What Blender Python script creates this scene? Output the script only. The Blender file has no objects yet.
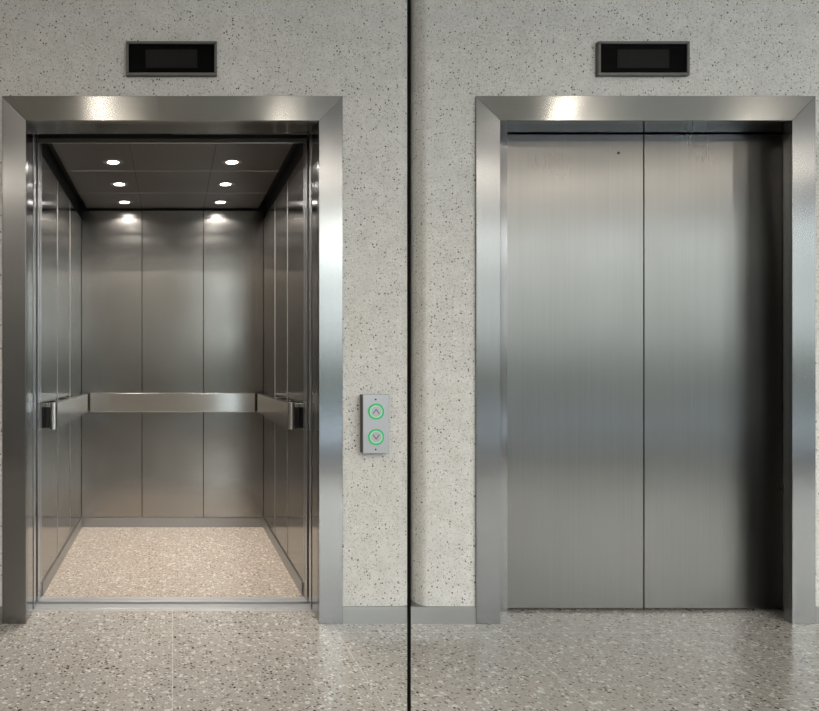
import bpy, bmesh, math
from mathutils import Vector
S = bpy.context.scene
COL = S.collection

# ---------------------------------------------------------------- camera
D, F, CH = 2.86, 681.0, 1.071          # distance to the lift wall, focal length in pixels, eye height
VX, VY = 172.5, 368.0
cam_d = bpy.data.cameras.new('camera'); cam = bpy.data.objects.new('camera', cam_d); COL.objects.link(cam)
cam.location = (0, -D, CH); cam.rotation_euler = (math.radians(90), 0, 0)
cam_d.sensor_fit = 'HORIZONTAL'; cam_d.sensor_width = 36.0; cam_d.lens = F / 819 * 36
cam_d.shift_x = (409.5 - VX) / 819; cam_d.shift_y = (VY - 355.5) / 819
cam_d.clip_start = 0.05
S.camera = cam
# ---------------------------------------------------------------- view, world
S.view_settings.view_transform = 'Standard'; S.view_settings.look = 'None'
S.view_settings.gamma = 1.0; S.view_settings.use_curve_mapping = False
S.view_settings.exposure = 0.26
S.cycles.use_denoising = True
S.cycles.use_adaptive_sampling = False
S.cycles.denoising_input_passes = 'RGB_ALBEDO_NORMAL'
S.cycles.denoising_prefilter = 'ACCURATE'
S.cycles.max_bounces = 10; S.cycles.glossy_bounces = 6; S.cycles.diffuse_bounces = 5
S.cycles.sample_clamp_indirect = 6.0
S.cycles.caustics_reflective = True
WORLD_STRENGTH = 5.2
w = bpy.data.worlds.new('sky'); S.world = w; w.use_nodes = True
nt = w.node_tree; nt.nodes.clear()
out = nt.nodes.new('ShaderNodeOutputWorld'); bg = nt.nodes.new('ShaderNodeBackground')
tc = nt.nodes.new('ShaderNodeTexCoord'); sp = nt.nodes.new('ShaderNodeSeparateXYZ')
cr = nt.nodes.new('ShaderNodeValToRGB')
mp = nt.nodes.new('ShaderNodeMapRange'); mp.inputs[1].default_value = -0.2; mp.inputs[2].default_value = 0.8
e = cr.color_ramp.elements
e[0].position = 0.0; e[0].color = (.30, .29, .27, 1)
e[1].position = 1.0; e[1].color = (.55, .70, .95, 1)
e[0].color = (.30, .29, .27, 1)
for q, c in ((.20, (.47, .50, .49)), (.25, (.52, .55, .55)), (.265, (.62, .67, .70)), (.29, (.50, .53, .54)), (.325, (.58, .61, .61)), (.345, (.62, .66, .68)), (.36, (1.25, 1.32, 1.36)), (.39, (1.5, 1.5, 1.45)), (.41, (1.75, 1.6, 1.4)), (.46, (1.35, 1.35, 1.35))):
    a = e.new(q); a.color = c + (1,)
nt.links.new(tc.outputs['Generated'], sp.inputs[0]); nt.links.new(sp.outputs[2], mp.inputs[0])
nt.links.new(mp.outputs[0], cr.inputs[0]); nt.links.new(cr.outputs[0], bg.inputs[0])
bg.inputs[1].default_value = WORLD_STRENGTH
nt.links.new(bg.outputs[0], out.inputs[0])
LIFT_LAMP = 5.6       # watts of each cabin downlight
LOBBY_LAMP = 3.6     # watts of each lobby downlight

LOBBY_Y = -4.7        # window wall, behind the camera
X0, X1 = -4.2, 8.6    # lobby ends
ZC = 3.0              # lobby ceiling
# window bays (x0, x1) in the wall opposite the lifts
BAYS = [(0.75, 2.85), (3.95, 6.35), (6.75, 8.35)]
WZ0, WZ1 = 0.15, 2.82
for i, (a0, a1) in enumerate(BAYS):     # portals let the sky light be sampled well through the openings
    L = bpy.data.lights.new('sky_portal', 'AREA'); L.shape = 'RECTANGLE'; L.size = a1 - a0; L.size_y = WZ1 - WZ0
    L.cycles.is_portal = True
    o = bpy.data.objects.new('sky_portal', L); COL.objects.link(o)
    o.location = ((a0 + a1) / 2, LOBBY_Y - 0.12, (WZ0 + WZ1) / 2); o.rotation_euler = (math.radians(90), 0, 0)

# ---------------------------------------------------------------- helpers
def px(x, y, dist):
    return ((x - VX) / F * dist, CH + (VY - y) / F * dist)
def box(bm, x0, x1, y0, y1, z0, z1):
    v = [bm.verts.new(p) for p in [(x0,y0,z0),(x1,y0,z0),(x1,y1,z0),(x0,y1,z0),(x0,y0,z1),(x1,y0,z1),(x1,y1,z1),(x0,y1,z1)]]
    for f in [(0,3,2,1),(4,5,6,7),(0,1,5,4),(1,2,6,5),(2,3,7,6),(3,0,4,7)]:
        bm.faces.new([v[i] for i in f])
def prism(bm, pts, axis, a, b):
    """polygon pts extruded along axis from a to b.  axis 'y': pts=(x,z);  'z': pts=(x,y);  'x': pts=(y,z)"""
    def P(p, t):
        return (p[0], t, p[1]) if axis == 'y' else (p[0], p[1], t) if axis == 'z' else (t, p[0], p[1])
    A = [bm.verts.new(P(p, a)) for p in pts]; B = [bm.verts.new(P(p, b)) for p in pts]
    n = len(pts)
    bm.faces.new(A); bm.faces.new(B[::-1])
    for i in range(n):
        bm.faces.new([A[i], B[i], B[(i+1) % n], A[(i+1) % n]])
def lathe(bm, prof, c, axis='z', n=40):
    """prof: list of (r, h) along axis; axis 'z' up, 'y' towards -y"""
    rings = []
    for r, h in prof:
        ring = []
        for k in range(n if r > 1e-6 else 1):
            t = 2 * math.pi * k / n
            u, v = r * math.cos(t), r * math.sin(t)
            p = (c[0]+u, c[1]+v, c[2]+h) if axis == 'z' else (c[0]+u, c[1]-h, c[2]+v)
            ring.append(bm.verts.new(p))
        rings.append(ring)
    for A, B in zip(rings, rings[1:]):
        for k in range(n):
            k2 = (k+1) % n
            if len(A) == 1 and len(B) == 1: continue
            if len(A) == 1: bm.faces.new([A[0], B[k2], B[k]])
            elif len(B) == 1: bm.faces.new([A[k], A[k2], B[0]])
            else: bm.faces.new([A[k], A[k2], B[k2], B[k]])
def obj(name, bm, mat, parent=None, bevel=0.0, smooth=False, seg=2):
    bmesh.ops.recalc_face_normals(bm, faces=bm.faces)
    me = bpy.data.meshes.new(name); bm.to_mesh(me); bm.free()
    me.materials.append(mat)
    o = bpy.data.objects.new(name, me); COL.objects.link(o)
    if parent: 
        o.parent = parent
        p = parent; off = Vector((0, 0, 0))
        while p: off += p.location; p = p.parent
        o.location = -off if parent.type == 'EMPTY' else (0, 0, 0)
    if smooth:
        for p in me.polygons: p.use_smooth = True
        m = o.modifiers.new('es', 'EDGE_SPLIT'); m.split_angle = math.radians(35)
    if bevel:
        m = o.modifiers.new('bevel', 'BEVEL'); m.width = bevel; m.segments = seg; m.limit_method = 'ANGLE'
        m.harden_normals = False
    return o
def bx(name, mat, parent, *boxes, bevel=0.0, seg=2):
    bm = bmesh.new()
    for b in boxes: box(bm, *b)
    return obj(name, bm, mat, parent, bevel, seg=seg)
def thing(name, label, cat, loc, group=None):
    o = bpy.data.objects.new(name, None); COL.objects.link(o); o.location = loc; o.empty_display_size = .1
    return tag(o, label, cat, group)
def tag(o, label, cat, group=None):
    o['label'] = label; o['category'] = cat
    if group: o['group'] = group
    return o
def struct(o, label=None):
    o['kind'] = 'structure'
    if label: o['label'] = label
    return o

# ---------------------------------------------------------------- materials
class NT:
    def __init__(s, name):
        s.m = bpy.data.materials.new(name); s.m.use_nodes = True; s.t = s.m.node_tree; s.t.nodes.clear()
        s.out = s.n('ShaderNodeOutputMaterial'); s.b = s.n('ShaderNodeBsdfPrincipled')
        s.t.links.new(s.b.outputs[0], s.out.inputs[0])
    def n(s, typ, **k):
        x = s.t.nodes.new(typ)
        for a, v in k.items(): setattr(x, a, v)
        return x
    def put(s, sock, v):
        if hasattr(v, 'is_linked') or isinstance(v, bpy.types.NodeSocket): s.t.links.new(v, sock)
        elif isinstance(v, tuple) and sock.type == 'RGBA' and len(v) == 3: sock.default_value = v + (1,)
        else: sock.default_value = v
    def math(s, op, a, b=0.0, c=0.0):
        x = s.n('ShaderNodeMath', operation=op)
        for i, v in enumerate((a, b, c)): s.put(x.inputs[i], v)
        return x.outputs[0]
    def pos(s, scale=(1,1,1), off=(0,0,0)):
        g = s.n('ShaderNodeNewGeometry'); m = s.n('ShaderNodeMapping')
        m.inputs['Scale'].default_value = scale; m.inputs['Location'].default_value = off
        s.t.links.new(g.outputs['Position'], m.inputs[0]); return m.outputs[0]
    def noise(s, vec, scale, detail=2, rough=.5, dist=0):
        x = s.n('ShaderNodeTexNoise'); s.put(x.inputs['Vector'], vec)
        x.inputs['Scale'].default_value = scale; x.inputs['Detail'].default_value = detail
        x.inputs['Roughness'].default_value = rough; x.inputs['Distortion'].default_value = dist
        return x.outputs[0]
    def rng(s, v, a, b, c, d):
        x = s.n('ShaderNodeMapRange'); s.put(x.inputs[0], v)
        for i, q in enumerate((a, b, c, d)): x.inputs[i+1].default_value = q
        return x.outputs[0]
    def mix(s, f, a, b):
        x = s.n('ShaderNodeMix', data_type='RGBA'); s.put(x.inputs[0], f); s.put(x.inputs[6], a); s.put(x.inputs[7], b)
        return x.outputs[2]
    def chips(s, vec, scale, thr, rmin, rmax, soft=.05, chan=0, dchan=1):
        """1 inside randomly chosen voronoi chips, 0 outside; also returns the cell's random value"""
        v = s.n('ShaderNodeTexVoronoi'); s.put(v.inputs['Vector'], vec); v.inputs['Scale'].default_value = scale
        sep = s.n('ShaderNodeSeparateColor'); s.t.links.new(v.outputs['Color'], sep.inputs[0])
        r = s.rng(sep.outputs[dchan], 0, 1, rmin, rmax)
        d = s.math('SUBTRACT', r, v.outputs['Distance'])
        inside = s.math('DIVIDE', d, soft); c = s.math('MAXIMUM', s.math('MINIMUM', inside, 1.0), 0.0)
        on = s.math('GREATER_THAN', sep.outputs[chan], thr)
        return s.math('MULTIPLY', c, on), sep.outputs[2]
    def bump(s, h, strength, dist=.001):
        b = s.n('ShaderNodeBump'); b.inputs['Strength'].default_value = strength; b.inputs['Distance'].default_value = dist
        s.put(b.inputs['Height'], h); s.t.links.new(b.outputs[0], s.b.inputs['Normal'])
    def set(s, **k):
        for a, v in k.items(): s.put(s.b.inputs[a.replace('_', ' ')], v)
        return s

def plain(name, col, rough=.5, metal=0.0, **k):
    return NT(name).set(Base_Color=col, Roughness=rough, Metallic=metal, **k).m

def steel(name, col=(.55, .54, .52), rough=.30, aniso=.75, grain='z', streak=.10, swirl=0.0, wav=.25):
    """brushed stainless steel; grain = world direction of the brushing"""
    s = NT(name)
    sc = {'z': (1, 1, .012), 'x': (.012, 1, 1), 'y': (1, .012, 1)}[grain]
    n1 = s.noise(s.pos(sc), 170, 2, .5)
    n2 = s.noise(s.pos(sc), 60, 2, .5)
    big = s.noise(s.pos(), 2.2, 3, .55)
    k = s.math('ADD', s.math('MULTIPLY', n1, .6), s.math('MULTIPLY', n2, .4))
    lo = tuple(c * (1 - streak) for c in col); hi = tuple(min(1, c * (1 + streak)) for c in col)
    s.set(Base_Color=s.mix(s.rng(k, .35, .65, 0, 1), lo, hi), Metallic=1.0)
    r = s.math('ADD', s.rng(k, .3, .7, rough - .006, rough + .006), s.rng(big, .3, .7, -.03, .03))
    h = k
    if swirl:
        sw = s.noise(s.pos((1, 1, 1.6)), 3.0, 4, .6, 2.5)
        wv = s.n('ShaderNodeTexWave', wave_type='RINGS'); s.put(wv.inputs['Vector'], s.pos((1, 1, 2.2)))
        wv.inputs['Scale'].default_value = 9; wv.inputs['Distortion'].default_value = 7; wv.inputs['Detail'].default_value = 3
        r = s.math('ADD', r, s.math('MULTIPLY', s.math('MULTIPLY', s.rng(sw, .45, .75, 0, 1), wv.outputs[1]), swirl))
    s.set(Roughness=r, Anisotropic=aniso)
    # the highlight spreads across the grain
    g = s.n('ShaderNodeNewGeometry'); c = s.n('ShaderNodeVectorMath', operation='CROSS_PRODUCT')
    s.t.links.new(g.outputs['Normal'], c.inputs[0])
    c.inputs[1].default_value = {'z': (.001, .002, 1), 'x': (1, .001, .002), 'y': (.002, 1, .001)}[grain]
    nn = s.n('ShaderNodeVectorMath', operation='NORMALIZE'); s.t.links.new(c.outputs[0], nn.inputs[0])
    s.t.links.new(nn.outputs[0], s.b.inputs['Tangent'])
    if wav:
        b = s.n('ShaderNodeBump'); b.inputs['Strength'].default_value = wav; b.inputs['Distance'].default_value = .0025
        wob = s.noise(s.pos((1, 1, .6)), 2.6, 2, .5)
        s.put(b.inputs['Height'], wob)
        s.t.links.new(b.outputs[0], s.b.inputs['Normal'])
    return s.m

def wall_terrazzo():
    s = NT('pale_terrazzo_wall')
    p = s.pos()
    base = s.mix(s.rng(s.noise(p, 1.3, 3), .3, .7, 0, 1), (.60, .59, .56), (.755, .748, .725))
    mott = s.noise(p, 95, 3, .7)
    base = s.mix(s.rng(mott, .35, .65, 0, 1), base, (.78, .775, .755))
    c0, _ = s.chips(p, 190, .50, .25, .55, .12)
    base = s.mix(s.math('MULTIPLY', c0, .55), base, (.30, .29, .265))
    c1, _ = s.chips(s.pos(off=(3, 1, 7)), 135, .60, .14, .42, .1)
    base = s.mix(s.math('MULTIPLY', c1, .8), base, (.20, .19, .17))
    c3, _ = s.chips(s.pos(off=(8, 2, 1)), 95, .86, .15, .42, .1)
    base = s.mix(s.math('MULTIPLY', c3, .7), base, (.86, .86, .85))
    c2, v2 = s.chips(s.pos(off=(5, 9, 2)), 78, .54, .04, .31, .06)
    base = s.mix(c2, base, s.mix(v2, (.015, .014, .012), (.11, .09, .075)))
    s.set(Base_Color=s.mix(s.rng(s.noise(s.pos(off=(2,2,2)), 14, 4, .65), .35, .7, 0, .35), base, (.44, .43, .40)), Roughness=.55)
    s.bump(s.math('SUBTRACT', 1.0, c2), .5, .002)
    return s.m

def floor_terrazzo(name, body, body2, rough=.22, warm=0.0, joints=False, dens=0.0, pale=(.70, .70, .68)):
    s = NT(name); k = (1, 1, 1)
    p = s.pos()
    base = s.mix(s.rng(s.noise(p, 60, 4, .75), .35, .65, 0, 1), body, body2)
    base = s.mix(s.rng(s.noise(p, 1.6, 2), .3, .7, 0, .25), base, (.46, .43, .40))
    d0 = s.noise(p, 30, 2)
    wp = s.n('ShaderNodeVectorMath', operation='ADD'); s.t.links.new(p, wp.inputs[0])
    sc = s.n('ShaderNodeVectorMath', operation='SCALE'); sc.inputs['Scale'].default_value = .02
    nz = s.n('ShaderNodeTexNoise'); nz.inputs['Scale'].default_value = 45; s.put(nz.inputs['Vector'], p)
    s.t.links.new(nz.outputs['Color'], sc.inputs[0]); s.t.links.new(sc.outputs[0], wp.inputs[1]); q = wp.outputs[0]
    def off(v, o):
        m = s.n('ShaderNodeMapping'); m.inputs['Location'].default_value = o; s.t.links.new(v, m.inputs[0]); return m.outputs[0]
    c, v = s.chips(off(q, (3, 3, 0)), 75, .45 - dens, .2, .5, .08)
    base = s.mix(s.math('MULTIPLY', c, .8), base, s.mix(v, (.30, .27, .24), (.42, .39, .35)))
    c, v = s.chips(off(q, (7, 1, 0)), 42, .62 - dens, .15, .48, .05)
    base = s.mix(s.math('MULTIPLY', c, .85), base, s.mix(v, pale, (.55, .52, .47)))
    c, v = s.chips(off(q, (1, 8, 0)), 85, .68, .2, .5, .08)
    base = s.mix(c, base, pale)
    c, v = s.chips(off(q, (2, 5, 0)), 78, .56, .2, .46, .06)
    base = s.mix(s.math('MULTIPLY', c, .95), base, s.mix(v, (.05, .035, .03), (.16, .12, .095)))
    c, v = s.chips(off(q, (4, 6, 0)), 50, .56, .13, .34, .04)
    base = s.mix(c, base, s.mix(v, (.012, .011, .010), (.10, .06, .045)))
    if joints:
        sep = s.n('ShaderNodeSeparateXYZ'); s.t.links.new(s.pos(), sep.inputs[0])
        fx = s.math('PINGPONG', sep.outputs[0], .334)    # joints every 0.668 m, one under the cabin's axis
        fy = s.math('PINGPONG', s.math('ADD', sep.outputs[1], 1.30), .60)
        line = s.math('MAXIMUM', s.math('LESS_THAN', fx, .0016), s.math('LESS_THAN', fy, .0016))
        base = s.mix(s.math('MULTIPLY', line, .7), base, (.66, .65, .62))
    s.set(Base_Color=base, Roughness=rough, Specular_IOR_Level=.55)
    return s.m

M_wall = wall_terrazzo()
M_floor = floor_terrazzo('lobby_terrazzo', (.30, .28, .25), (.45, .43, .395), .20, joints=True)
M_carfloor = floor_terrazzo('cabin_terrazzo', (.30, .24, .185), (.52, .45, .375), .34, dens=.14, pale=(.78, .73, .65))
M_casing = steel('casing_steel_upright', (.30, .303, .306), .23, .75, 'z', .02, 0, .03)
M_casing_h = steel('casing_steel_level', (.33, .325, .31), .20, .8, 'x', .03, 0, .06)
M_door = steel('door_steel', (.232, .228, .220), .30, .84, 'z', .03, 0, 0)
M_car = steel('cabin_wall_steel', (.27, .26, .25), .16, .65, 'z', .03, 0, .0)
M_carback = steel('cabin_back_steel', (.33, .32, .305), .20, .6, 'z', .02, .05, .04)
M_ceil = plain('cabin_ceiling_steel', (.22, .20, .185), .34, 1.0)
M_line3 = plain('ceiling_joint_strip', (.42, .39, .36), .5)
M_rail = steel('handrail_steel', (.62, .61, .59), .17, .7, 'x', .03, 0, .04)
M_rails = steel('side_handrail_steel', (.46, .45, .43), .20, .7, 'y', .03, 0, .03)
M_jamb = steel('jamb_steel', (.34, .34, .345), .15, .5, 'z', .02, 0, .03)
M_soffit = steel('soffit_steel', (.25, .245, .24), .14, .3, 'x', .03, 0, .1)
M_base = plain('skirting_steel', (.36, .36, .36), .36, 1.0)
M_sill = plain('sill_aluminium', (.52, .53, .54), .35, .6)
M_edge = plain('door_edge_steel', (.50, .51, .53), .26, 1.0)
M_line = plain('pale_joint_strip', (.30, .28, .26), .5)
M_line2 = plain('dull_joint_strip', (.10, .095, .09), .5)
M_trim = plain('downlight_trim', (.30, .29, .28), .4)
M_chrome = plain('polished_steel', (.72, .71, .70), .12, 1.0)
M_black = plain('black_void', (.006, .006, .006), .6)
M_pole = plain('matt_black_coating', (.003, .003, .003), .8, Specular_IOR_Level=.1)
M_track = plain('dark_track_metal', (.05, .047, .044), .45, 1.0)
M_bezel = plain('bezel_metal', (.16, .16, .15), .45, 1.0)
M_glass = plain('black_display_glass', (.002, .002, .0025), .3, Specular_IOR_Level=.05)
M_paint = plain('lobby_ceiling_paint', (.80, .80, .79), .8)
M_lwall = plain('lobby_wall_paint', (.34, .33, .31), .7)
M_shaft = plain('shaft_concrete', (.05, .05, .05), .9)
M_frame = plain('window_frame_metal', (.06, .06, .065), .4)
M_plate = steel('call_plate_steel', (.42, .42, .44), .45, .3, 'z', .02, 0, 0)
M_mark = plain('engraved_mark', (.16, .08, .14), .5)
M_endcap = plain('end_cap_steel', (.72, .71, .70), .28, 1.0)
M_dark = plain('shade_and_screw_black', (.015, .015, .015), .6)  # black for the screws and for shade painted behind the rail ends
def matrix_mat():
    s = NT('display_matrix'); p = s.pos()
    sep = s.n('ShaderNodeSeparateXYZ'); s.t.links.new(p, sep.inputs[0])
    fx = s.math('PINGPONG', sep.outputs[0], .003); fz = s.math('PINGPONG', sep.outputs[2], .003)
    f = s.math('MULTIPLY', s.math('GREATER_THAN', fx, .0006), s.math('GREATER_THAN', fz, .0006))
    s.set(Base_Color=s.mix(f, (.005, .005, .005), (.013, .013, .014)), Roughness=.4, Specular_IOR_Level=.15); return s.m
M_matrix = matrix_mat()
def glow(name, col, st):
    s = NT(name); s.set(Base_Color=col, Emission_Color=col, Emission_Strength=st, Roughness=.4); return s.m
M_ring = glow('green_lit_ring', (.0, .42, .12), .22)
M_halo = glow('pale_green_lens', (.30, .60, .40), .12)
M_lamp = glow('cabin_lamp_lens', (1, .96, .90), 14)
M_lamp2 = glow('lobby_lamp_lens', (1, .90, .78), 12)
def pane_mat():
    s = NT('window_glass'); s.t.nodes.remove(s.b)
    t = s.n('ShaderNodeBsdfTransparent'); t.inputs[0].default_value = (.93, .95, .94, 1)
    g = s.n('ShaderNodeBsdfGlossy'); g.inputs['Roughness'].default_value = .02
    f = s.n('ShaderNodeFresnel'); f.inputs[0].default_value = 1.3
    m = s.n('ShaderNodeMixShader'); s.t.links.new(f.outputs[0], m.inputs[0])
    s.t.links.new(t.outputs[0], m.inputs[1]); s.t.links.new(g.outputs[0], m.inputs[2]); s.t.links.new(m.outputs[0], s.out.inputs[0])
    return s.m
M_pane = pane_mat()

# ---------------------------------------------------------------- dimensions
WI = .613                 # half width of the clear opening
CO = .712                 # half width to the outside of the casing
HI, HO = 2.106, 2.209     # opening head, casing head
R0, R1 = 1.371, 2.593     # right opening (casing inside edges)
RO0, RO1 = 1.2705, 2.690
DRY = .145                # depth of the right doors
DL, DR, DZ = (506 - VX) / F * (D + .145), (782 - VX) / F * (D + .145), 2.103   # closed doorway behind the right casing
DY = .18                  # depth of the landing doors behind the wall face
JX = 1.024                # made-up wall joint behind the black dividing line
WT = .03                  # thickness of the wall facing

# ---------------------------------------------------------------- structure
def shade_cove_profile(off=0.0, n=7, back=WT):  # curve made up to put shade on the wall beside the dividing line
    """plan (x,y) of the wall facing's made-up rounded edge that darkens beside the joint, left side; mirrored for the right"""
    pts = []
    for i in range(n + 1):
        t = i / n * math.pi / 2
        pts.append((-.075 + .070 * math.sin(t), off + .085 * (1 - math.cos(t))))
    return pts
bm = bmesh.new()
box(bm, X0, -.66, 0, WT, 0, ZC); box(bm, -.66, .66, 0, WT, 2.15, ZC); box(bm, .66, JX - .075, 0, WT, 0, ZC)
box(bm, JX + .050, 1.32, 0, WT, 0, ZC); box(bm, 1.32, 2.64, 0, WT, 2.15, ZC); box(bm, 2.64, X1, 0, WT, 0, ZC)
pf = shade_cove_profile()
prism(bm, [(JX + x, y) for x, y in pf] + [(JX - .005, .115), (JX - .075, .115)], 'z', 0, ZC)
prism(bm, [(JX - .005 - (x + .005) * .045 / .070 + .010, y) for x, y in pf][::-1] + [(JX + .050, .115), (JX + .005, .115)][::1], 'z', 0, ZC)
struct(obj('wall_back', bm, M_wall))
struct(bx('trim_1', M_black, None, (JX - .0052, JX + .0052, .092, .115, 0, ZC)))  # black strip added at the bottom of the made-up joint
struct(bx('wall_left', M_lwall, None, (X0 - .15, X0, LOBBY_Y - .2, 2.4, 0, ZC)))
struct(bx('wall_right', M_lwall, None, (X1, X1 + .15, LOBBY_Y - .2, 2.4, 0, ZC)))
struct(bx('wall_shaft', M_shaft, None, (X0, X1, 2.25, 2.4, 0, ZC), ))
struct(bx('ceiling', M_paint, None, (X0 - .15, X1 + .15, LOBBY_Y - .2, 2.4, ZC, ZC + .15)))
struct(bx('floor', M_floor, None, (X0 - .15, X1 + .15, LOBBY_Y - .2, DY - .005, -.1, 0)))
struct(bx('floor_shaft', M_shaft, None, (X0 - .15, X1 + .15, DY - .005, 2.4, -.30, -.2)))
bm = bmesh.new()
xs = [X0] + [v for b in BAYS for v in b] + [X1]
for i in range(0, len(xs), 2): box(bm, xs[i], xs[i+1], LOBBY_Y - .2, LOBBY_Y, 0, ZC)
for a0, a1 in BAYS:
    box(bm, a0, a1, LOBBY_Y - .2, LOBBY_Y, 0, WZ0); box(bm, a0, a1, LOBBY_Y - .2, LOBBY_Y, WZ1, ZC)
struct(obj('wall_front', bm, M_lwall))
for i, (a0, a1) in enumerate(BAYS):
    y0, y1 = LOBBY_Y - .12, LOBBY_Y - .05
    mid = (a0 + a1) / 2
    f = struct(bx('window_%d' % (i+1), M_frame, None, (a0, a0 + .05, y0, y1, WZ0, WZ1), (a1 - .05, a1, y0, y1, WZ0, WZ1),
              (a0 + .05, a1 - .05, y0, y1, WZ0, WZ0 + .06), (a0 + .05, a1 - .05, y0, y1, WZ1 - .05, WZ1),
              (mid - .03, mid + .03, y0, y1, WZ0 + .06, WZ1 - .05), (a0 + .05, mid - .03, y0, y1, 2.15, 2.21), (mid + .03, a1 - .05, y0, y1, 2.15, 2.21)))
    bx('pane', M_pane, f, (a0 + .05, a1 - .05, y0 + .03, y0 + .036, WZ0 + .06, WZ1 - .05))
# outside: pavement, lawn and hedge beyond the windows
struct(bx('ground', plain('outside_ground', (.55, .55, .53), .9), None, (-40, 45, -60, LOBBY_Y - .2, -.12, -.02)))
M_hedge = NT('hedge_leaves'); M_hedge.set(Base_Color=M_hedge.mix(M_hedge.noise(M_hedge.pos(), 6, 4), (.05, .06, .045), (.13, .145, .10)), Roughness=.8)
bm = bmesh.new()
prism(bm, [(-14, 0), (-14, 1.3), (-13.8, 1.5), (-13.1, 1.5), (-12.9, 1.3), (-12.9, 0)], 'x', -16, 22)
h = obj('hedge', bm, M_hedge.m); tag(h, 'long clipped green hedge outside the lobby windows', 'hedge')

# skirting: steel, follows the wall face
BH = .071
bm = bmesh.new(); box(bm, X0, -CO, -.008, 0, 0, BH); struct(obj('baseboard_left', bm, M_base))
bm = bmesh.new(); box(bm, CO, RO0, -.008, 0, 0, BH); box(bm, JX - .074, JX + .049, 0, .088, 0, BH); struct(obj('baseboard_middle', bm, M_base))
bm = bmesh.new(); box(bm, RO1, X1, -.008, 0, 0, BH); struct(obj('baseboard_right', bm, M_base))

# ---------------------------------------------------------------- lift entrances
def casing(par, xi0, xi1, xo0, xo1):
    f, b = -.012, WT
    bm = bmesh.new(); prism(bm, [(xo0, 0), (xi0, 0), (xi0, HI), (xo0, HO)], 'y', f, 0)
    box(bm, xi0 - .03, xi0, 0, b, 0, HI)
    obj('side_casing', bm, M_casing, par, .0012)
    bm = bmesh.new(); prism(bm, [(xi1, 0), (xo1, 0), (xo1, HO), (xi1, HI)], 'y', f, 0)
    box(bm, xi1, xi1 + .03, 0, b, 0, HI)
    obj('side_casing', bm, M_casing, par, .0012)
    bm = bmesh.new(); prism(bm, [(xo0, HO), (xi0, HI), (xi1, HI), (xo1, HO)], 'y', f, 0)
    box(bm, xi0 - .03, xi1 + .03, 0, b, HI, HI + .03)
    obj('head_casing', bm, M_casing_h, par, .0012)

# --- left, open
E = thing('elevator_entrance', 'brushed steel lift surround whose doors stand open, left of the call buttons', 'elevator entrance', (0, 0, 0), 'lift entrances')
casing(E, -WI, WI, -CO, CO)
J = .128
for sx in (-1, 1):
    a, b = sorted((sx * WI, sx * (WI + .05)))
    bx('jamb', M_jamb, E, (a, b, WT, J, 0, HI), bevel=.001)
    a, b = sorted((sx * (WI - .002), sx * (WI + .5)))
    bx('door_panel', M_edge, E, (a, b, .145, .19, .006, HI + .02), bevel=.0015)
bx('soffit', M_soffit, E, (-WI - .05, WI + .05, WT, .165, HI + .005, HI + .05))
bx('door_track', M_track, E, (-WI, -.003, .175, .19, HI + .014, HI + .10))
bx('door_track', M_black, E, (.0, WI, .17, .185, HI + .008, HI + .10))
def sill(par, y0, y1, x0, x1, gy):
    # extruded sill with a guide groove
    bm = bmesh.new()
    prism(bm, [(y0, -.06), (y0, 0.0005), (gy - .002, 0.0005), (gy - .002, -.012), (gy + .002, -.012), (gy + .002, .0005), (y1, .0005), (y1, -.06)], 'x', x0, x1)
    return obj('sill', bm, M_sill, par, .0008)
sill(E, .145, .230, -WI - .04, WI + .04, .168)

# --- right, closed
E2 = thing('elevator_entrance', 'brushed steel lift surround with both doors shut, right of the black dividing line', 'elevator entrance', ((R0 + R1) / 2, 0, 0), 'lift entrances')
casing(E2, R0, R1, RO0, RO1)
bx('jamb', M_jamb, E2, (R0 - .03, R0, WT, DRY - .012, 0, HI), (R0 - .03, DL, DRY - .012, DRY + .03, 0, HI))
bx('jamb', M_jamb, E2, (R1 + .03, DR + .02, WT, WT + .006, 0, HI), (DR, DR + .02, WT + .006, DRY + .03, 0, HI))
bx('soffit', M_soffit, E2, (R0 - .03, DR + .02, WT, DRY + .03, HI + .0005, HI + .05))
seam = px(644, 0, D + DRY)[0]
leafL = bx('door_panel', M_door, E2, (DL, seam - .0022, DRY, DRY + .03, .010, HI - .004), bevel=.0015)
leafR = bx('door_panel', M_door, E2, (seam + .0022, DR, DRY, DRY + .03, .010, HI - .004), bevel=.0015)
bx('door_rebate', M_black, E2, (DL, DR, DRY + .03, DRY + .04, -.001, DZ + .02))
kx, kz = px(618.5, 153, D + DRY)
bm = bmesh.new(); lathe(bm, [(0, .0015), (.0025, .0015), (.005, .0025), (.006, .001), (.006, 0)], (kx, DRY, kz), 'y', 24)
k = obj('keyhole', bm, M_track, None, smooth=True); k.parent = leafL; 

# ---------------------------------------------------------------- cabin
CY0, CY1 = .325, 1.727
CW = .613; CZ = 2.142
C = thing('elevator_cabin', 'brushed steel lift cabin with handrails and six lit downlights, seen through the open doorway', 'elevator cabin', (0, (CY0 + CY1) / 2, 0))
bx('cabin_floor', M_carfloor, C, (-CW - .02, CW + .02, CY0 + .0002, CY1 + .02, -.05, 0.0))
bm = bmesh.new()
g0 = .262
prism(bm, [(g0, -.05), (g0, .0008), (.292, .0008), (.292, -.012), (.295, -.012), (.295, .0008), (CY0, .0008), (CY0, -.05)], 'x', -WI - .02, WI + .02)
obj('sill', bm, M_sill, C, .0008)
for sx in (-1, 1):
    a, b = sorted((sx * (WI - .001), sx * (WI + .5)))
    bx('door_panel', M_edge, C, (a, b, .245, .285, .008, HI + .03), bevel=.0015)
    a, b = sorted((sx * WI, sx * (WI + .04)))
    bx('front_post', M_edge, C, (a, b, .30, .334, 0, CZ), bevel=.001)
bx('front_header', M_black, C, (-WI, WI, .250, .300, 2.119, 2.25))
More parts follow.
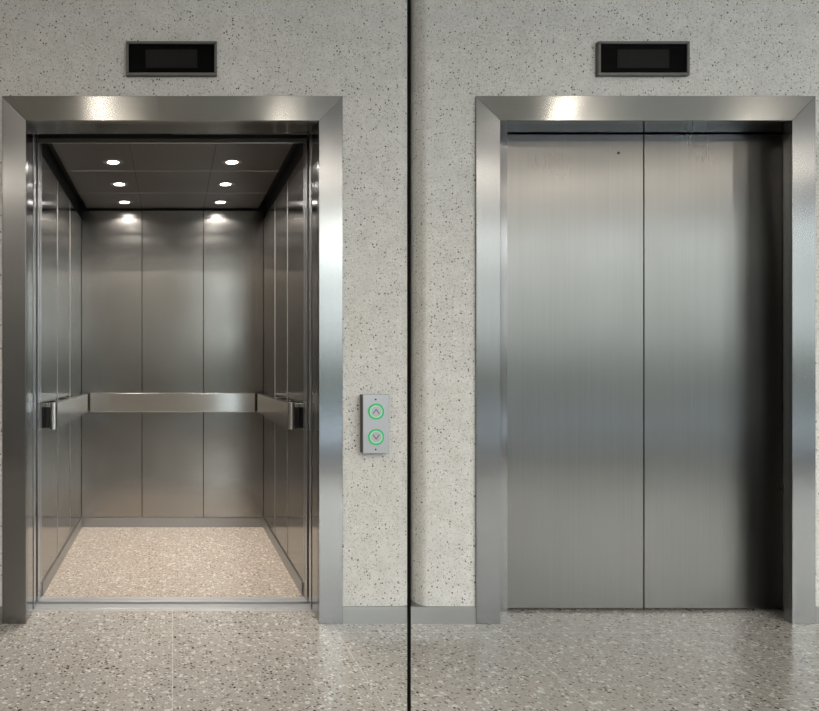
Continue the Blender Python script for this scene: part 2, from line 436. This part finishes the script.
bx('header_lip', M_rail, C, (-WI, WI, .301, .306, 2.115, 2.25), bevel=.001)
TOPW = 2.072
ys = [.336, .768, 1.21, CY1]
G = .0015
for sx in (-1, 1):
    for i in range(3):
        a, b = sorted((sx * CW, sx * (CW + .018)))
        bx('wall_panel', M_car, C, (a, b, ys[i] + G, ys[i+1] - G, .066, TOPW), bevel=.0012)
    for yy in ys[1:3]:
        a, b = sorted((sx * (CW - .0015), sx * (CW + .01)))
        bx('seam_strip', M_line, C, (a, b, yy - .0040, yy + .0040, .066, TOPW))
    a, b = sorted((sx * (CW + .019), sx * (CW + .03)))
    bx('backing', M_black, C, (a, b, .30, CY1 + .03, 0, CZ + .1))
    a, b = sorted((sx * (CW - .006), sx * (CW + .012)))
    bx('kick_plate', M_base, C, (a, b, .34, CY1 - .008, .0005, .064), bevel=.001)
xb = [-CW, px(142, 0, D + CY1)[0], px(203.5, 0, D + CY1)[0], CW]
for i in range(3):
    bx('wall_panel', M_carback, C, (xb[i] + G, xb[i+1] - G, CY1, CY1 + .018, .066, CZ - .012), bevel=.0012)
bx('backing', M_black, C, (-CW - .03, CW + .03, CY1 + .019, CY1 + .03, 0, CZ + .1))
bx('kick_plate', M_base, C, (-CW + .0, CW - .0, CY1 - .008, CY1 + .012, .0005, .064), bevel=.001)
# ceiling panels floating inside a dark cove
CX = .578
yr = [.342, (CH * F / (VY - 171) - D), (CH * F / (VY - 193) - D), CY1 - .012]
xr = [-CX, xb[1], xb[2], CX]
for j in range(3):
    for i in range(3):
        bx('ceiling_panel', M_ceil, C, (xr[i] + .0020, xr[i+1] - .0020, yr[j] + .003, yr[j+1] - .003, CZ, CZ + .015), bevel=.001)
bx('ceiling_edge', M_jamb, C, (-CX, CX, .330, .3405, CZ, CZ + .03))
bx('backing', M_black, C, (-CW - .03, CW + .03, .30, CY1 + .03, CZ + .06, CZ + .09))
bx('ceiling_grid', M_line2, C, *[(x_ - .0025, x_ + .0025, .345, CY1 - .02, CZ - .0004, CZ + .004) for x_ in xr[1:3]])
bx('ceiling_grid', M_line3, C, *[(-CX + .001, CX - .001, y_ - .0045, y_ + .0045, CZ - .0008, CZ + .003) for y_ in [.365] + yr[1:3]])
for ly in (.68, 1.104, 1.534):
    for sx in (-1, 1):
        c = (sx * .309, ly, CZ)
        bm = bmesh.new(); lathe(bm, [(.031, .003), (.031, -.003), (.043, -.0045), (.052, -.002), (.053, 0), (.053, .002)], c, 'z', 48)
        d = obj('downlight', bm, M_trim, C, smooth=True)
        bm = bmesh.new(); lathe(bm, [(0, -.0035), (.018, -.0032), (.0305, -.0015), (.0305, .002)], c, 'z', 40)
        lens = obj('lens', bm, M_lamp, None, smooth=True); lens.parent = d
        L = bpy.data.lights.new('downlight_beam', 'AREA'); L.shape = 'DISK'; L.size = .06; L.energy = LIFT_LAMP; L.color = (1, .93, .85)
        L.spread = math.radians(150)
        lo = bpy.data.objects.new('downlight_beam', L); COL.objects.link(lo); lo.parent = C
        lo.location = Vector((c[0], c[1], CZ - .008)) - C.location
# handrails: flat bars turned back to the wall at their ends
RZ0, RZ1 = .777, .903
def side_rail(sx):
    xi, xo = sx * .556, sx * .588
    y0, y1 = .405, 1.60
    bm = bmesh.new()
    # plan outline of the bar with a rounded free end
    pts = [(xo, y1), (xi, y1), (xi, y0 + .016)]
    for k in range(1, 9):
        t = math.pi * k / 9
        pts.append(((xi + xo) / 2 - sx * .016 * math.cos(t), y0 + .016 - .016 * math.sin(t)))
    pts.append((xo, y0 + .016))
    prism(bm, pts, 'z', RZ0, RZ1)
    r = obj('handrail', bm, M_rails, C, .002, smooth=False)
    bm = bmesh.new(); pts = []
    for k in range(0, 13):
        t = math.pi * k / 12
        pts.append(((xi + xo) / 2 - sx * .0175 * math.cos(t), y0 + .016 - .0175 * math.sin(t)))
    prism(bm, pts, 'z', RZ0 - .001, RZ1 + .001)
    q = obj('end_cap', bm, M_endcap, None, smooth=True); q.parent = r
    for yy in (.46, .80, 1.14, 1.48):
        a, b = sorted((xo, sx * CW))
        q = bx('bracket', M_chrome, None, (a, b, yy - .03, yy + .03, RZ1 - .022, RZ1 - .004), bevel=.002); q.parent = r
    a, b = sorted((xo, sx * (CW - .002)))
    q = bx('hollow_shade_block', M_dark, None, (a, b, y0 + .03, y0 + .06, RZ0 + .004, RZ1 - .004)); q.parent = r  # black block paints the shade in the hollow behind the rail
for sx in (-1, 1): side_rail(sx)
bm = bmesh.new(); box(bm, -.552, .552, CY1 - .056, CY1 - .026, RZ0, RZ1)
r = obj('handrail', bm, M_rail, C, .003)
for xx in (-.46, 0, .46):
    q = bx('bracket', M_chrome, None, (xx - .03, xx + .03, CY1 - .026, CY1, RZ1 - .03, RZ1 - .008), bevel=.002); q.parent = r
for sx in (-1, 1):
    a, b = sorted((sx * .540, sx * .5515))
    q = bx('hollow_shade_block', M_dark, None, (a, b, CY1 - .026, CY1, RZ0 + .004, RZ1 - .004)); q.parent = r  # corner gap's shade, painted as a black block

# ---------------------------------------------------------------- floor indicators
def indicator(x0, x1, y0, y1, label):
    front = -.022; dd = D + front
    a, t = px(x0, y0, dd); b, u = px(x1, y1, dd)
    fr = .011
    T = thing('floor_indicator', label, 'floor indicator', ((a + b) / 2, 0, u), 'floor indicators above the lifts')
    bm = bmesh.new()
    box(bm, a, b, front, 0, u, u + fr); box(bm, a, b, front, 0, t - fr, t)
    box(bm, a, a + fr, front, 0, u + fr, t - fr); box(bm, b - fr, b, front, 0, u + fr, t - fr)
    obj('bezel', bm, M_bezel, T, .0015)
    g = bx('screen', M_glass, T, (a + fr, b - fr, front + .006, -.001, u + fr, t - fr))
    cx, cz, w_, h_ = (a + b) / 2, (t + u) / 2, .108, .038
    q = bx('display_matrix', M_matrix, None, (cx - w_, cx + w_, front + .0052, front + .006, cz - h_ , cz + h_)); q.parent = g
indicator(126, 217, 41, 75, 'black floor display in a metal bezel above the open lift')
indicator(598.5, 690, 41, 75, 'black floor display in a metal bezel above the closed lift')

# ---------------------------------------------------------------- call panel
fy = -.045; dd = D + fy
x0, z1 = px(363, 394.5, dd); x1, z0 = px(389, 453.5, dd)
P = thing('call_panel', 'grey metal call plate with green ringed up and down buttons', 'call button panel', ((x0 + x1) / 2, 0, z0))
bx('plate', M_plate, P, (x0, x1, fy, fy + .005, z0, z1), bevel=.0015)
bx('shaded_side_box', M_bezel, P, (x0 + .001, x1 - .001, fy + .005, -.0002, z0 + .001, z1 - .001))  # darker body paints the shade on the side of the plate
for cyp, up in ((411.5, 1), (437, -1)):
    cx, cz = px(376, cyp, dd)
    R = .033
    bm = bmesh.new(); lathe(bm, [(0, .002), (R * .78, .002), (R * .8, 0)], (cx, fy, cz), 'y', 40)
    bt = obj('call_button', bm, M_plate, P, smooth=True)
    bm = bmesh.new(); lathe(bm, [(R * .82, 0), (R * .82, .0028), (R * .87, .0032), (R * .96, .0032), (R, .0028), (R, 0)], (cx, fy, cz), 'y', 48)
    q = obj('ring', bm, M_ring, None, smooth=True); q.parent = bt
    bm = bmesh.new(); lathe(bm, [(R * .64, .002), (R * .64, .0026), (R * .82, .0026), (R * .82, .002)], (cx, fy, cz), 'y', 48)
    q = obj('halo', bm, M_halo, None, smooth=True); q.parent = bt
    bm = bmesh.new()
    s_, h_, t_ = .0145, .0085 * up, .0034 * up
    if up > 0:
        prism(bm, [(cx - s_, cz - h_), (cx - s_ + .003, cz - h_ - t_ * .6), (cx, cz + h_ - t_), (cx + s_ - .003, cz - h_ - t_ * .6), (cx + s_, cz - h_), (cx, cz + h_ + t_)], 'y', fy - .0032, fy - .001)
    else:
        prism(bm, [(cx - s_, cz - h_), (cx - s_ + .003, cz - h_ - t_ * .6), (cx, cz + h_ - t_), (cx + s_ - .003, cz - h_ - t_ * .6), (cx + s_, cz - h_), (cx, cz + h_ + t_)], 'y', fy - .0032, fy - .001)
    q = obj('arrow', bm, M_mark, None); q.parent = bt
for yy in (399.5, 449.5):
    cx, cz = px(375.7, yy, dd)
    bm = bmesh.new(); lathe(bm, [(0, .0012), (.0022, .0012), (.0036, .0008), (.0038, 0)], (cx, fy, cz), 'y', 16)
    obj('screw', bm, M_dark, P, smooth=True)

# ---------------------------------------------------------------- pole added in place of the black line dividing the two halves
pd = 2.0
bm = bmesh.new(); pxx = px(409, 0, pd)[0]
lathe(bm, [(0, 0), (.022, 0), (.022, .006), (.0052, .010), (.0052, ZC - .010), (.022, ZC - .006), (.022, ZC), (0, ZC)], (pxx, pd - D, 0), 'z', 24)
tag(obj('split_line_pole', bm, M_pole, None, smooth=True), 'slim black stand-in pole for the dividing line between the two lifts', 'pole')

# ---------------------------------------------------------------- unseen lobby downlights; rear row added to warm the wall top and doors
for lx, ly in [(-.54, -2.25), (.955, -3.3), (2.92, -2.25), (5.13, -3.3), (-2.2, -4.0), (-.5, -4.0), (1.1, -4.0), (2.6, -4.0), (4.05, -4.0), (5.7, -4.0)]:
    T = thing('ceiling_light', 'unseen round recessed downlight in the lobby ceiling', 'ceiling light', (lx, ly, ZC), 'lobby ceiling downlights')
    bm = bmesh.new(); lathe(bm, [(.075, 0), (.075, -.006), (.10, -.008), (.108, 0)], (lx, ly, ZC), 'z', 40); obj('trim_ring', bm, M_chrome, T, smooth=True)
    bm = bmesh.new(); lathe(bm, [(0, -.003), (.074, -.003), (.074, 0)], (lx, ly, ZC), 'z', 40); obj('lens', bm, M_lamp2, T, smooth=True)
    L = bpy.data.lights.new('ceiling_light_beam', 'AREA'); L.shape = 'DISK'; L.size = .15; L.energy = LOBBY_LAMP if ly > -3.5 else LOBBY_LAMP * 4.5; L.color = (1, .91, .80)
    lo = bpy.data.objects.new('ceiling_light_beam', L); COL.objects.link(lo); lo.parent = T; lo.location = (0, 0, -.012)
